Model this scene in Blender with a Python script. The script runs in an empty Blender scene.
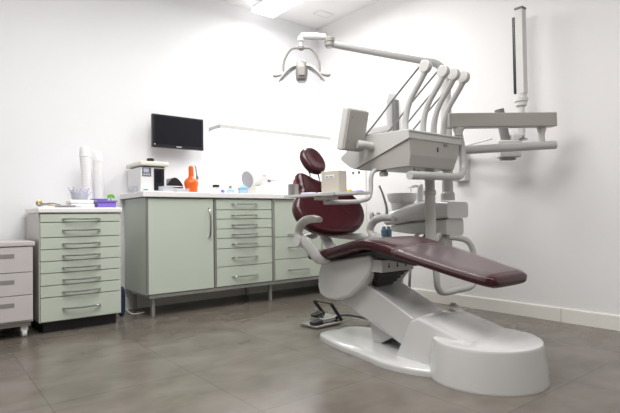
import bpy, bmesh, math, random
from mathutils import Vector, Matrix
random.seed(7)
COL = bpy.context.scene.collection
PI = math.pi
ORG = {}

# ------------------------------------------------------------------ materials
def mat(name, col, rough=.45, metal=0., spec=.5, noise=0., nscale=8., bump=0., bscale=200., coat=0., trans=0., emit=None, estr=0., alpha=1.):
    m = bpy.data.materials.new(name); m.use_nodes = True
    nt = m.node_tree; b = nt.nodes['Principled BSDF']
    c = (*col, 1)
    b.inputs['Base Color'].default_value = c
    b.inputs['Roughness'].default_value = rough
    b.inputs['Metallic'].default_value = metal
    b.inputs['Specular IOR Level'].default_value = spec
    b.inputs['Coat Weight'].default_value = coat
    b.inputs['Coat Roughness'].default_value = .08
    b.inputs['Transmission Weight'].default_value = trans
    b.inputs['Alpha'].default_value = alpha
    if emit: 
        b.inputs['Emission Color'].default_value = (*emit, 1); b.inputs['Emission Strength'].default_value = estr
    tc = nt.nodes.new('ShaderNodeTexCoord')
    n = nt.nodes.new('ShaderNodeTexNoise'); n.inputs['Scale'].default_value = nscale; n.inputs['Detail'].default_value = 5
    nt.links.new(tc.outputs['Object'], n.inputs['Vector'])
    mx = nt.nodes.new('ShaderNodeMix'); mx.data_type = 'RGBA'
    k = max(noise, .015)
    mx.inputs[6].default_value = tuple(v*(1-k) for v in col)+(1,)
    mx.inputs[7].default_value = tuple(min(1, v*(1+k)) for v in col)+(1,)
    nt.links.new(n.outputs['Fac'], mx.inputs[0]); nt.links.new(mx.outputs[2], b.inputs['Base Color'])
    if bump:
        n2 = nt.nodes.new('ShaderNodeTexNoise'); n2.inputs['Scale'].default_value = bscale
        nt.links.new(tc.outputs['Object'], n2.inputs['Vector'])
        bp = nt.nodes.new('ShaderNodeBump'); bp.inputs['Strength'].default_value = bump; bp.inputs['Distance'].default_value = .002
        nt.links.new(n2.outputs['Fac'], bp.inputs['Height']); nt.links.new(bp.outputs['Normal'], b.inputs['Normal'])
    return m

def floor_material():
    m = mat('floor_tile', (.2, .18, .155), .3)
    nt = m.node_tree; b = nt.nodes['Principled BSDF']; L = nt.links.new
    tc = nt.nodes.new('ShaderNodeTexCoord')
    mp = nt.nodes.new('ShaderNodeMapping'); mp.inputs['Scale'].default_value = (1/.59, 1/.59, 1)
    mp.inputs['Location'].default_value = (-.39/.59, -.35/.59, 0); L(tc.outputs['Object'], mp.inputs['Vector'])
    sep = nt.nodes.new('ShaderNodeSeparateXYZ'); L(mp.outputs['Vector'], sep.inputs[0])
    def mth(op, a, b=None, c=None):
        q = nt.nodes.new('ShaderNodeMath'); q.operation = op
        for k, v in enumerate((a, b, c)):
            if v is None: continue
            if hasattr(v, 'is_linked'): L(v, q.inputs[k])
            else: q.inputs[k].default_value = v
        return q.outputs[0]
    da = mth('PINGPONG', sep.outputs[0], .5); db = mth('PINGPONG', sep.outputs[1], .5)
    jn = mth('MINIMUM', da, db)
    jr = nt.nodes.new('ShaderNodeMapRange'); jr.interpolation_type = 'SMOOTHSTEP'
    jr.inputs[1].default_value = .0025; jr.inputs[2].default_value = .007; jr.inputs[3].default_value = .76; jr.inputs[4].default_value = 1
    L(jn, jr.inputs[0])
    cell = nt.nodes.new('ShaderNodeVectorMath'); cell.operation = 'FLOOR'
    sh = nt.nodes.new('ShaderNodeVectorMath'); sh.operation = 'ADD'; sh.inputs[1].default_value = (0, 0, .37); L(mp.outputs['Vector'], sh.inputs[0]); L(sh.outputs[0], cell.inputs[0])
    wn = nt.nodes.new('ShaderNodeTexWhiteNoise'); L(cell.outputs[0], wn.inputs['Vector'])
    tv = mth('MULTIPLY_ADD', wn.outputs['Value'], .10, .95); tj = mth('MULTIPLY', tv, jr.outputs[0])
    n = nt.nodes.new('ShaderNodeTexNoise'); n.inputs['Scale'].default_value = 3.6; n.inputs['Detail'].default_value = 7; n.inputs['Roughness'].default_value = .55; n.inputs['Distortion'].default_value = .3
    mp2 = nt.nodes.new('ShaderNodeMapping'); mp2.inputs['Scale'].default_value = (1, 1.3, 1); L(tc.outputs['Object'], mp2.inputs['Vector']); L(mp2.outputs['Vector'], n.inputs['Vector'])
    cr = nt.nodes.new('ShaderNodeValToRGB'); e = cr.color_ramp.elements
    e[0].position = .25; e[0].color = (.104, .089, .073, 1); e[1].position = .75; e[1].color = (.195, .173, .148, 1)
    L(n.outputs['Fac'], cr.inputs['Fac'])
    mx = nt.nodes.new('ShaderNodeMix'); mx.data_type = 'RGBA'; mx.blend_type = 'MULTIPLY'; mx.inputs[0].default_value = 1
    L(cr.outputs['Color'], mx.inputs[6]); L(tj, mx.inputs[7]); L(mx.outputs[2], b.inputs['Base Color'])
    mr = nt.nodes.new('ShaderNodeMapRange'); mr.inputs[3].default_value = .24; mr.inputs[4].default_value = .30
    L(n.outputs['Fac'], mr.inputs[0]); b.inputs['Roughness'].default_value = .25
    return m

M = dict(
    floor=floor_material(),
    wall=mat('wall_paint', (.855, .86, .88), .6, noise=.015, nscale=3, bump=.05, bscale=120, spec=.3),
    wallr=mat('right_wall_paint', (.84, .825, .825), .55, noise=.015, nscale=3, bump=.05, bscale=120, spec=.3),
    wallf=mat('low_bounce_wall', (.48, .47, .46), .6),  # unseen walls, grey chosen to cut bounced light and deepen contrast
    ceil=mat('ceiling_paint', (.92, .92, .92), .7),
    base=mat('baseboard_paint', (.82, .80, .75), .35),
    green=mat('pale_green_laminate', (.535, .60, .515), .32, noise=.02, nscale=4, coat=.15),
    cream=mat('cream_laminate', (.62, .60, .57), .35),
    mauve=mat('pale_grey_laminate', (.57, .54, .53), .38, noise=.02),
    edge=mat('grey_edge_trim', (.30, .30, .285), .35, metal=.35),
    top=mat('white_worktop', (.88, .86, .86), .25, coat=.2),
    steel=mat('brushed_steel', (.62, .61, .60), .25, metal=1., noise=.05, nscale=40),
    chrome=mat('chrome', (.48, .48, .48), .16, metal=1.),
    dark=mat('dark_recess', (.02, .02, .022), .6),
    black=mat('black_plastic', (.012, .012, .015), .3, coat=.2),
    screen=mat('black_glass_screen', (.012, .013, .018), .3, spec=.2),
    white=mat('white_enamel', (.63, .63, .625), .16, coat=.9, noise=.01),
    unit=mat('warm_white_plastic', (.58, .575, .555), .33, coat=.2, noise=.01),
    unitd=mat('beige_grey_plastic', (.41, .395, .37), .4, coat=.1),
    tubeg=mat('grey_coated_tube', (.52, .52, .515), .3, coat=.3),
    lampm=mat('lamp_grey_plastic', (.32, .31, .295), .3, coat=.2),
    hose=mat('grey_rubber_hose', (.20, .20, .20), .45),
    rubber=mat('black_rubber', (.015, .015, .015), .5),
    maroon=mat('maroon_leatherette', (.048, .0068, .0115), .27, coat=.15, noise=.06, nscale=5, bump=.08, bscale=350),
    film=mat('clear_plastic_cover', (.45, .41, .42), .1, spec=.8, alpha=.2, bump=.5, bscale=14),
    bone=mat('off_white_plastic', (.80, .77, .68), .4),
    wplast=mat('bright_white_plastic', (.82, .82, .82), .35, coat=.2),
    clear=mat('clear_plastic', (.70, .74, .79), .12, alpha=.34),
    lilac=mat('lilac_tips', (.72, .70, .86), .3, alpha=.75),
    purple=mat('purple_plastic', (.25, .17, .62), .35),
    leaf=mat('bright_green_plastic', (.17, .55, .03), .4),
    orange=mat('orange_plastic', (.74, .115, .004), .35, coat=.2),
    blue=mat('blue_plastic', (.22, .45, .75), .35), dblue=mat('dull_blue_bottle', (.16, .27, .36), .3), xw=mat('xray_white', (.68, .67, .655), .4), lblue=mat('light_blue_liquid', (.45, .66, .82), .25, alpha=.8),
    bag=mat('deep_blue_film', (.006, .03, .07), .5),
    red=mat('red_plastic', (.62, .01, .02), .3), yellow=mat('yellow_plastic', (.65, .48, .03), .4), brown=mat('brown_cap', (.32, .22, .15), .5),
    card=mat('beige_card', (.62, .58, .51), .6), paper=mat('white_paper', (.90, .90, .90), .7), gold=mat('brass', (.5, .38, .12), .35, metal=.8),
    ink=mat('grey_ink', (.25, .24, .24), .6), teal=mat('teal_print', (.02, .28, .22), .4), grille=mat('grey_grille', (.40, .39, .41), .6),
    panel=mat('grey_control_panel', (.12, .12, .14), .4), lcd=mat('pale_display', (.5, .52, .62), .2),
    glow=mat('lit_diffuser', (1, 1, 1), .5, emit=(1, .99, .97), estr=3.5), glow2=mat('lit_tube_diffuser', (1, 1, 1), .5, emit=(1, 1, 1), estr=1.3),
    glass=mat('lamp_glass', (.75, .77, .8), .1, coat=.6),
)

# ------------------------------------------------------------------ geometry helpers
def B(): return bmesh.new()
def add_mesh(bm, verts, faces):
    vs = [bm.verts.new(v) for v in verts]
    for f in faces:
        try: bm.faces.new([vs[i] for i in f])
        except ValueError: pass
    return vs
def bevel_new(bm, vs, r, seg=2):
    if r <= 0: return
    s = set(vs); es = [e for e in bm.edges if e.verts[0] in s and e.verts[1] in s]
    bmesh.ops.bevel(bm, geom=es, offset=r, segments=seg, profile=.5, affect='EDGES', clamp_overlap=True)
def box(bm, x0, x1, y0, y1, z0, z1, r=0., seg=2, mtx=None):
    v = [Vector(p) for p in ((x0,y0,z0),(x1,y0,z0),(x1,y1,z0),(x0,y1,z0),(x0,y0,z1),(x1,y0,z1),(x1,y1,z1),(x0,y1,z1))]
    if mtx: v = [mtx @ p for p in v]
    vs = add_mesh(bm, v, [(3,2,1,0),(4,5,6,7),(0,1,5,4),(1,2,6,5),(2,3,7,6),(3,0,4,7)])
    bevel_new(bm, vs, r, seg); return bm
def smooth_path(pts, k=6):
    P = [Vector(p) for p in pts]
    if len(P) < 3: return P
    out = []
    for i in range(len(P)-1):
        p0 = P[max(i-1, 0)]; p1 = P[i]; p2 = P[i+1]; p3 = P[min(i+2, len(P)-1)]
        for j in range(k):
            t = j/k
            out.append(.5*((2*p1)+(p2-p0)*t+(2*p0-5*p1+4*p2-p3)*t*t+(3*p1-p0-3*p2+p3)*t**3))
    out.append(P[-1]); return out
def lerp_list(vals, n):
    out = []
    for i in range(n):
        t = i/(n-1)*(len(vals)-1); a = int(t); b = min(a+1, len(vals)-1); out.append(vals[a]*(1-(t-a))+vals[b]*(t-a))
    return out
def tube(bm, pts, r, n=12, smooth=True, k=6, flat=1., up=None, cap=True):
    P = smooth_path(pts, k) if smooth else [Vector(p) for p in pts]
    R = lerp_list(r if isinstance(r, (list, tuple)) else [r], len(P)) if isinstance(r, (list, tuple)) else [r]*len(P)
    T = [(P[min(i+1, len(P)-1)]-P[max(i-1, 0)]).normalized() for i in range(len(P))]
    a = Vector(up) if up else (Vector((0,0,1)) if abs(T[0].z) < .9 else Vector((1,0,0)))
    nrm = (a-T[0]*a.dot(T[0])).normalized(); rings = []
    for i, p in enumerate(P):
        nrm = (nrm-T[i]*nrm.dot(T[i])).normalized(); bi = T[i].cross(nrm)
        rings.append([bm.verts.new(p+nrm*math.cos(2*PI*j/n)*R[i]*flat+bi*math.sin(2*PI*j/n)*R[i]) for j in range(n)])
    for i in range(len(rings)-1):
        for j in range(n): bm.faces.new((rings[i][j], rings[i+1][j], rings[i+1][(j+1)%n], rings[i][(j+1)%n]))
    if cap:
        bm.faces.new(rings[0]); bm.faces.new(list(reversed(rings[-1])))
    return bm
def lathe(bm, c, prof, n=28, mtx=None):
    c = Vector(c); rings = []
    for r, z in prof:
        ps = [Vector((r*math.cos(2*PI*j/n), r*math.sin(2*PI*j/n), z)) for j in range(n)] if r > 1e-6 else [Vector((0,0,z))]
        if mtx: ps = [mtx @ p for p in ps]
        rings.append([bm.verts.new(c+p) for p in ps])
    for a, b in zip(rings, rings[1:]):
        for j in range(n):
            f = [a[j] if len(a) > 1 else a[0]]
            if len(a) > 1: f.append(a[(j+1)%n])
            if len(b) > 1: f += [b[(j+1)%n], b[j]]
            else: f.append(b[0])
            bm.faces.new(f)
    for rg, rev in ((rings[0], True), (rings[-1], False)):
        if len(rg) > 1: bm.faces.new(list(reversed(rg)) if rev else rg)
    return bm
def prism(bm, poly, a0, a1, axis='x', r=0., seg=2, shrink=None):
    """polygon extruded along an axis; poly in the other two axes; shrink(v)->(lo,hi) gives per-vertex extents"""
    n = len(poly); lo = []; hi = []
    for (u, v) in poly:
        l, h = (a0, a1) if shrink is None else shrink(u, v)
        f = {'x': lambda a: (a, u, v), 'y': lambda a: (u, a, v), 'z': lambda a: (u, v, a)}[axis]
        lo.append(f(l)); hi.append(f(h))
    vs = add_mesh(bm, lo+hi, [tuple(range(n)), tuple(range(2*n-1, n-1, -1))]+[(i, i+n, (i+1)%n+n, (i+1)%n) for i in range(n)])
    bevel_new(bm, vs, r, seg); return bm
def loft(bm, secs, cap=True):
    rg = [[bm.verts.new(p) for p in s] for s in secs]; n = len(secs[0])
    for a, b in zip(rg, rg[1:]):
        for j in range(n): bm.faces.new((a[j], a[(j+1)%n], b[(j+1)%n], b[j]))
    if cap: bm.faces.new(list(reversed(rg[0]))); bm.faces.new(rg[-1])
    return bm
def sup(n, a, b, e=2.): # superellipse points
    out = []
    for j in range(n):
        t = 2*PI*j/n; c = math.cos(t); s = math.sin(t)
        out.append((a*math.copysign(abs(c)**(2/e), c), b*math.copysign(abs(s)**(2/e), s)))
    return out
def cushion(bm, outline, thick, rnd, mtx, dish=0., rings=5):
    """pillow from an outline in (u,v): front face towards +w"""
    cu = sum(p[0] for p in outline)/len(outline); cv = sum(p[1] for p in outline)/len(outline)
    def ring(s, w, off=0.):
        out = []
        for (u, v) in outline:
            d = Vector((u-cu, v-cv)); L = max(d.length, 1e-6); d2 = d*s*(1-off/L) if off else d*s
            out.append(mtx @ Vector((cu+d2.x, cv+d2.y, w)))
        return out
    secs = []
    def fill(w, sgn):
        return [ring(s, w*(1.)+sgn*(-dish*(1-s*s) if sgn > 0 else 0), rnd) for s in (.12, .35, .6, .82)]
    secs += fill(-thick/2, -1)
    for i in range(9):
        t = -PI/2+PI*i/8
        secs.append(ring(1, (thick/2)*math.sin(t), rnd*(1-math.cos(t))))
    secs += list(reversed(fill(thick/2, 1)))
    return loft(bm, secs)
def obj(name, bm, m, parent=None, sharp=35, label=None):
    o_ = ORG.get(parent.name, Vector((0,0,0))) if parent else Vector((0,0,0))
    bmesh.ops.remove_doubles(bm, verts=bm.verts, dist=1e-6)
    bmesh.ops.recalc_face_normals(bm, faces=bm.faces)
    loc = Vector((0,0,0))
    if parent: bmesh.ops.translate(bm, verts=bm.verts, vec=-o_)
    me = bpy.data.meshes.new(name); bm.to_mesh(me); bm.free()
    me.materials.append(M[m] if isinstance(m, str) else m)
    me.polygons.foreach_set('use_smooth', [True]*len(me.polygons))
    me.set_sharp_from_angle(angle=math.radians(sharp)); me.update()
    o = bpy.data.objects.new(name, me); COL.objects.link(o)
    wn = o.modifiers.new('weighted_normals', 'WEIGHTED_NORMAL'); wn.keep_sharp = True; wn.weight = 60
    if parent: o.parent = parent; ORG[o.name] = o_
    if label: o['label'] = label
    return o
def tag(o, label, cat, group=None):
    o['label'] = label; o['category'] = cat
    if group: o['group'] = group
    return o
def thing(name, label, cat, loc=(0,0,0), group=None):
    o = bpy.data.objects.new(name, None); COL.objects.link(o); o.location = loc; o.empty_display_size = .05
    ORG[o.name] = Vector(loc); return tag(o, label, cat, group)
def solo(name, bm, m, label, cat, group=None):
    """a thing made of one mesh; its origin moves to its base"""
    xs = [v.co.x for v in bm.verts]; ys = [v.co.y for v in bm.verts]; zs = [v.co.z for v in bm.verts]
    c = Vector(((min(xs)+max(xs))/2, (min(ys)+max(ys))/2, min(zs)))
    bmesh.ops.translate(bm, verts=bm.verts, vec=-c)
    o = obj(name, bm, m); o.location = c; ORG[o.name] = c
    return tag(o, label, cat, group)
def struct(name, bm, m):
    o = obj(name, bm, m); o['kind'] = 'structure'; return o

# ------------------------------------------------------------------ room
X0, X1, Y0, Y1, ZC = -1.6, 3.29, -1.9, 3.95, 2.70
struct('floor', box(B(), X0, X1, Y0, Y1, -.05, 0), 'floor')
struct('ceiling', box(B(), X0-.1, X1+.1, Y0-.1, Y1+.1, ZC, ZC+.1), 'ceil')
struct('wall_back', box(B(), X0-.1, X1+.1, Y1, Y1+.1, -.05, ZC), 'wall')
struct('wall_right', box(B(), X1, X1+.1, Y0, Y1, -.05, ZC), 'wallr')
struct('wall_left', box(B(), X0-.1, X0, Y0, Y1, -.05, ZC), 'wallf')
struct('wall_front', box(B(), X0-.1, X1+.1, Y0-.1, Y0, -.05, ZC), 'wallf')
bm = B()
ys = [Y0, 1.49, Y1-.015]
for a, b in zip(ys, ys[1:]):
    prism(bm, [(X1, 0), (X1-.014, 0), (X1-.014, .08), (X1-.009, .09), (X1, .09)], a+.0015, b-.0015, 'y')
struct('baseboard_right', bm, 'base')
struct('baseboard_back', prism(B(), [(Y1, 0), (Y1-.014, 0), (Y1-.014, .08), (Y1-.009, .09), (Y1, .09)], X0, X1-.016, 'x'), 'base')
struct('trim_1', box(B(), X1-.010, X1, 3.262, 3.276, .09, 1.75, .002), 'base')   # thin cable cover on the right wall

# ------------------------------------------------------------------ main cabinets along the back wall
FY = 3.48
def arch_handle(x0, x1, y, z, name='handle', parent=None, vertical=None):
    bm = B()
    if vertical: 
        z0, z1 = vertical; x = x0
        P = [(x, y, z0), (x, y-.022, z0+.012), (x, y-.034, (z0*3+z1)/4), (x, y-.038, (z0+z1)/2), (x, y-.034, (z0+3*z1)/4), (x, y-.022, z1-.012), (x, y, z1)]
    else:
        P = [(x0, y, z), (x0+.012, y-.02, z), ((3*x0+x1)/4, y-.030, z-.001), ((x0+x1)/2, y-.035, z-.002), ((x0+3*x1)/4, y-.030, z-.001), (x1-.012, y-.02, z), (x1, y, z)]
    tube(bm, P, .0075, 10, flat=.75, k=5)
    return obj(name, bm, 'chrome', parent)
def drawer_stack(root, xa, xb, zs, hz, hx, dm='green', y=FY):
    for i in range(len(zs)-1):
        d = obj('drawer', box(B(), xa, xb, y-.018, y, zs[i+1]+.0025, zs[i]-.0025, .002), dm, root)
        if hx: arch_handle(hx[0], hx[1], y-.018, hz[i], 'handle', d)
# cupboard unit
c1 = thing('base_cabinet', 'pale green cupboard with one wide door and tall chrome handle below the white steriliser', 'cabinet', (1.53, 3.7, .16))
obj('body', box(B(), 1.262, 1.798, FY, Y1-.02, .168, .868, .001), 'green', c1)
obj('edge_strip', box(B(), 1.262, 1.273, FY-.018, FY-.0005, .168, .866, .003), 'edge', c1)
d = obj('door', box(B(), 1.276, 1.792, FY-.019, FY-.0005, .17, .862, .003), 'green', c1)
arch_handle(1.752, 0, FY-.019, 0, 'handle', d, vertical=(.565, .79))
# seven drawer unit
c2 = thing('drawer_cabinet', 'pale green unit of seven drawers between the cupboard door and the dental chair', 'cabinet', (2.08, 3.7, .16))
obj('body', box(B(), 1.802, 2.358, FY, Y1-.02, .168, .868, .001), 'green', c2)
obj('edge_strip', box(B(), 1.802, 1.816, FY-.017, FY-.0005, .168, .866, .003), 'edge', c2)
obj('edge_strip', box(B(), 2.346, 2.360, FY-.017, FY-.0005, .168, .866, .003), 'edge', c2)
drawer_stack(c2, 1.82, 2.342, [.862, .778, .704, .626, .551, .469, .326, .170], [.825, .735, .656, .580, .503, .395, .243], (1.958, 2.19), y=FY-.0005)
# third unit
c3 = thing('drawer_cabinet', 'pale green unit of three deep drawers partly behind the maroon chair back', 'cabinet', (2.64, 3.7, .16))
obj('body', box(B(), 2.362, 2.90, FY, Y1-.02, .168, .868, .001), 'green', c3)
drawer_stack(c3, 2.375, 2.892, [.848, .541, .349, .170], [.562, .45, .252], (2.512, 2.735), y=FY-.0005)
c4 = thing('base_cabinet', 'pale green end cupboard behind the chair, against the right wall', 'cabinet', (3.09, 3.7, .16))
obj('body', box(B(), 2.904, 3.285, FY, Y1-.02, .168, .868, .001), 'green', c4)
d = obj('door', box(B(), 2.91, 3.28, FY-.019, FY-.0005, .17, .848, .003), 'green', c4)
arch_handle(2.94, 0, FY-.019, 0, 'handle', d, vertical=(.565, .79))
# frame
fr = thing('cabinet_stand', 'grey metal stand with square legs carrying the green wall cabinets', 'stand', (2.3, 3.5, 0))
obj('rail', box(B(), 1.285, 3.28, FY-.012, FY+.02, .140, .1665, .002), 'edge', fr)
obj('rail', box(B(), 1.285, 3.28, 3.88, 3.91, .140, .1665, .002), 'edge', fr)
obj('rail', box(B(), 1.285, 1.31, FY+.021, 3.879, .140, .1665, .002), 'edge', fr)
for lx in (1.325, 2.352, 3.25):
    for ly in (3.515, 3.895):
        obj('leg', box(B(), lx-.013, lx+.013, ly-.013, ly+.013, 0, .1395, .003), 'edge', fr)
solo('worktop', box(B(), 1.232, 3.287, 3.44, Y1-.001, .872, .914, .006, 3), 'top', 'long white worktop lying over the green wall cabinets', 'worktop')

# ------------------------------------------------------------------ tall narrow cabinet on the left
c5 = thing('drawer_cabinet', 'freestanding cream sided cabinet with eight pale green drawers and white top', 'cabinet', (.83, 3.68, 0))
obj('body', box(B(), .578, 1.080, 3.452, 3.90, .072, .760, .002), 'cream', c5)
obj('plinth', box(B(), .61, 1.06, 3.50, 3.88, 0, .0715), 'dark', c5, label='dark recessed plinth')
obj('top_panel', box(B(), .568, 1.084, 3.425, 3.91, .761, .796, .008, 3), 'top', c5)
drawer_stack(c5, .585, 1.068, [.755, .701, .605, .530, .455, .380, .302, .228, .076], [.722, .650, .563, .488, .411, .334, .257, .152], (.713, .937), y=3.4515)
# white pedestal on castors
c6 = thing('pedestal_cabinet', 'low pale grey drawer pedestal on castors at the left edge', 'cabinet', (.25, 3.65, 0))
obj('body', box(B(), -.06, .541, 3.42, 3.88, .098, .560, .002), 'mauve', c6)
obj('top_panel', box(B(), -.068, .549, 3.395, 3.90, .561, .588, .004), 'mauve', c6)
for z1_, z0_ in ((.556, .404), (.400, .266), (.262, .112)):
    d = obj('drawer', box(B(), -.055, .537, 3.401, 3.4195, z0_, z1_, .002), 'mauve', c6)
    zc = z1_-.052
    obj('recessed_grip', box(B(), .06, .44, 3.3985, 3.4005, zc-.012, zc+.012, .0009), 'ink', d, label='grey grip slot')
obj('base_rail', box(B(), -.05, .53, 3.43, 3.87, .072, .0975, .002), 'edge', c6)
for cx in (-.02, .50):
    for cy in (3.47, 3.84):
        k = obj('castor', box(B(), cx-.02, cx+.02, cy-.02, cy+.02, .038, .0715, .004), 'wplast', c6)
        obj('wheel', lathe(B(), (cx-.015, cy, .025), [(.018, 0), (.025, .004), (.025, .026), (.018, .03)], 20, Matrix.Rotation(PI/2, 4, 'Y')), 'wplast', k)
bm = B()
cushion(bm, [(u, v) for u, v in sup(20, .026, .11, 2.6)], .05, .02, Matrix.Translation((1.135, 3.62, .121)) @ Matrix.Rotation(PI/2, 4, 'X'))
solo('plastic_bag', bm, 'bag', 'deep blue plastic bag on the floor in the gap between the two green cabinets', 'bag')
bm = B(); tube(bm, [(1.17, 3.93, .6), (1.16, 3.9, .35), (1.2, 3.85, .12), (1.235, 3.74, .008), (1.33, 3.7, .008)], .005, 8)
solo('power_cable', bm, 'cream', 'pale cable hanging down the wall beside the green cupboard', 'cable')

# ------------------------------------------------------------------ things on the tall cabinet, top at z .796
ZT = .7965
bm = B(); box(bm, .61, .76, 3.5, 3.62, ZT, ZT+.006, .001); solo('magazine', bm, 'paper', 'thin folded paper leaflet lying under the brass pliers', 'paper')
t = thing('pliers', 'brass and dark pliers lying at the left end of the tall cabinet top', 'pliers', (.64, 3.55, ZT+.007))
ring = B()
tube(ring, [(.60+.013*math.cos(a), 3.56, ZT+.030+.013*math.sin(a)) for a in [i*2*PI/12 for i in range(13)]], .007, 8)
obj('finger_ring', ring, 'gold', t)
obj('shank', tube(B(), [(.59, 3.55, ZT+.015), (.66, 3.54, ZT+.028), (.72, 3.53, ZT+.02)], [.007, .006, .003], 8), 'ink', t)
obj('shank', tube(B(), [(.60, 3.55, ZT+.036), (.65, 3.57, ZT+.022), (.72, 3.57, ZT+.014)], [.005, .005, .003], 8), 'gold', t)
t = thing('pen', 'dark grey pen lying beside the brass pliers', 'pen', (.75, 3.5, ZT))
obj('barrel', tube(B(), [(.68, 3.49, ZT+.008), (.80, 3.49, ZT+.008)], .008, 10, False), 'ink', t)
obj('cap', tube(B(), [(.8005, 3.49, ZT+.008), (.835, 3.49, ZT+.008)], [.008, .005], 10, False), 'lilac', t)
def cloth_pack(z0, z1, dx, label):
    bm = B(); box(bm, .775+dx, .925+dx, 3.50, 3.64, z0, z1, .008, 3); return solo('gauze_pack', bm, 'paper', label, 'gauze', 'gauze packs on the tall cabinet')
cloth_pack(ZT, ZT+.026, .0, 'white gauze pack, lower of the two under the lilac tips')
cloth_pack(ZT+.0265, ZT+.052, -.005, 'white gauze pack, upper of the two under the lilac tips')
t = thing('tip_holder', 'clear beaker of lilac plastic tips standing on the white gauze', 'holder', (.845, 3.57, ZT+.0525))
obj('beaker', lathe(B(), (.845, 3.57, ZT+.0525), [(.045, 0), (.05, .005), (.055, .05), (.052, .05), (.046, .006), (0, .005)], 24), 'clear', t)
for i in range(22):
    a = i*2.4; r0 = .035*math.sqrt((i+.5)/22); r1 = .078*math.sqrt((i+.5)/22)
    obj('tip', tube(B(), [(.845+r0*math.cos(a), 3.57+r0*math.sin(a), ZT+.062), (.845+r1*math.cos(a), 3.57+r1*math.sin(a)*.7, ZT+.108+.035*random.random())], [.008, .005], 8, False), 'lilac', t)
def cup_sleeve(x, y, h, lean, label):
    t = thing('cup_stack', label, 'cups', (x, y, ZT), 'sleeves of disposable cups')
    prof = [(.027, 0), (.030, .004)]
    n = 17; dz = (h-.085)/n
    for i in range(n):
        z = .012+i*dz; prof += [(.0305+.004*i/n, z), (.0318+.004*i/n, z+dz*.6), (.0305+.004*i/n, z+dz*.65)]
    zt = h-.07
    sh = Matrix.Shear('XY', 4, (lean, 0))
    obj('nested_cups', lathe(B(), (x, y, ZT), prof+[(.034, zt-.001), (0, zt-.001)], 24, sh), 'paper', t)
    obj('top_cup', lathe(B(), (x, y, ZT), [(.0365, zt), (.0372, zt+.004), (.0345, zt+.03), (.030, h-.004), (.027, h), (0, h)], 24, sh), 'paper', t)
    return t
cup_sleeve(.945, 3.74, .440, -.06, 'taller left sleeve of nested white cups, against the wall')
cup_sleeve(1.028, 3.76, .415, -.04, 'shorter right sleeve of nested white cups, behind the purple box')
t = thing('storage_box', 'open purple plastic box at the right end of the tall cabinet top', 'box', (1.03, 3.57, ZT))
bm = B()
for a in ((.945, 1.065, 3.50, 3.505), (.945, 1.065, 3.635, 3.64), (.945, .95, 3.5055, 3.6345), (1.06, 1.065, 3.5055, 3.6345)): box(bm, a[0], a[1], a[2], a[3], ZT+.004, ZT+.045, .001)
box(bm, .945, 1.065, 3.5, 3.64, ZT, ZT+.0035); obj('tray_body', bm, 'purple', t)
obj('rim', (lambda b: (box(b, .937, 1.073, 3.492, 3.5, ZT+.04, ZT+.05, .001), box(b, .937, 1.073, 3.64, 3.648, ZT+.04, ZT+.05, .001), b)[-1])(B()), 'purple', t)
bm = B(); box(bm, .918, 1.015, 3.51, 3.60, ZT+.0525, ZT+.062, .002, mtx=None); solo('lid', bm, 'purple', 'loose lilac lid lying across the left of the purple box', 'lid')
t = thing('green_clip', 'bright green heart shaped clip standing at the right of the purple box', 'clip', (1.050, 3.57, ZT+.004))
obj('stem', tube(B(), [(1.050, 3.57, ZT+.004), (1.051, 3.57, ZT+.075)], .004, 8, False), 'leaf', t)
for sx in (-1, 1):
    bm = B(); cushion(bm, sup(16, .017, .011), .006, .002, Matrix.Translation((1.051+sx*.012, 3.57, ZT+.083)) @ Matrix.Rotation(sx*.8, 4, 'Y') @ Matrix.Rotation(PI/2, 4, 'X')); obj('leaf', bm, 'leaf', t)

# ------------------------------------------------------------------ things on the worktop, top at z .914
ZW = .9145
t = thing('autoclave', 'white countertop steriliser with grey keypad and black opening at the worktop left end', 'steriliser', (1.375, 3.75, ZW))
obj('body', box(B(), 1.272, 1.472, 3.60, 3.88, ZW, 1.104, .008, 3), 'wplast', t)
obj('lid', box(B(), 1.262, 1.484, 3.575, 3.90, 1.112, 1.146, .010, 3), 'bone', t, label='cream overhanging lid')
obj('lid_gasket', box(B(), 1.30, 1.46, 3.61, 3.87, 1.1045, 1.1115), 'black', t)
obj('knob', lathe(B(), (1.385, 3.70, 1.1465), [(.018, 0), (.018, .012), (.028, .014), (.028, .030), (.020, .036), (0, .037)], 20), 'black', t)
p = obj('keypad', box(B(), 1.285, 1.352, 3.5965, 3.5995, 1.033, 1.098, .001), 'panel', t)
obj('display', box(B(), 1.294, 1.334, 3.5955, 3.5962, 1.062, 1.091), 'lcd', p)
for i in range(3): obj('key', box(B(), 1.292+i*.019, 1.305+i*.019, 3.5955, 3.5962, 1.040, 1.054), 'lcd', p)
obj('opening', box(B(), 1.372, 1.452, 3.592, 3.5995, .93, 1.094, .003), 'black', t, label='black glossy chamber opening')
obj('chamber_panel', box(B(), 1.388, 1.428, 3.589, 3.5915, .99, 1.08, .001), 'screen', t)
obj('nameplate', box(B(), 1.293, 1.326, 3.598, 3.5995, .929, .937), 'teal', t, label='small teal mark')
def clear_tub(x0, x1, y0, y1, h, label, m='clear', name='plastic_tub'):
    t = thing(name, label, 'container', ((x0+x1)/2, (y0+y1)/2, ZW))
    bm = B(); e = .003
    box(bm, x0, x1, y0, y0+e, ZW+e, ZW+h); box(bm, x0, x1, y1-e, y1, ZW+e, ZW+h); box(bm, x0, x0+e, y0+e, y1-e, ZW+e, ZW+h); box(bm, x1-e, x1, y0+e, y1-e, ZW+e, ZW+h); box(bm, x0, x1, y0, y1, ZW, ZW+e)
    obj('tub', bm, m, t)
    obj('rim', (lambda b: (box(b, x0-.003, x1+.003, y0-.004, y0-.0005, ZW+h-.006, ZW+h, .001), b)[-1])(B()), m, t); return t
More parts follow.
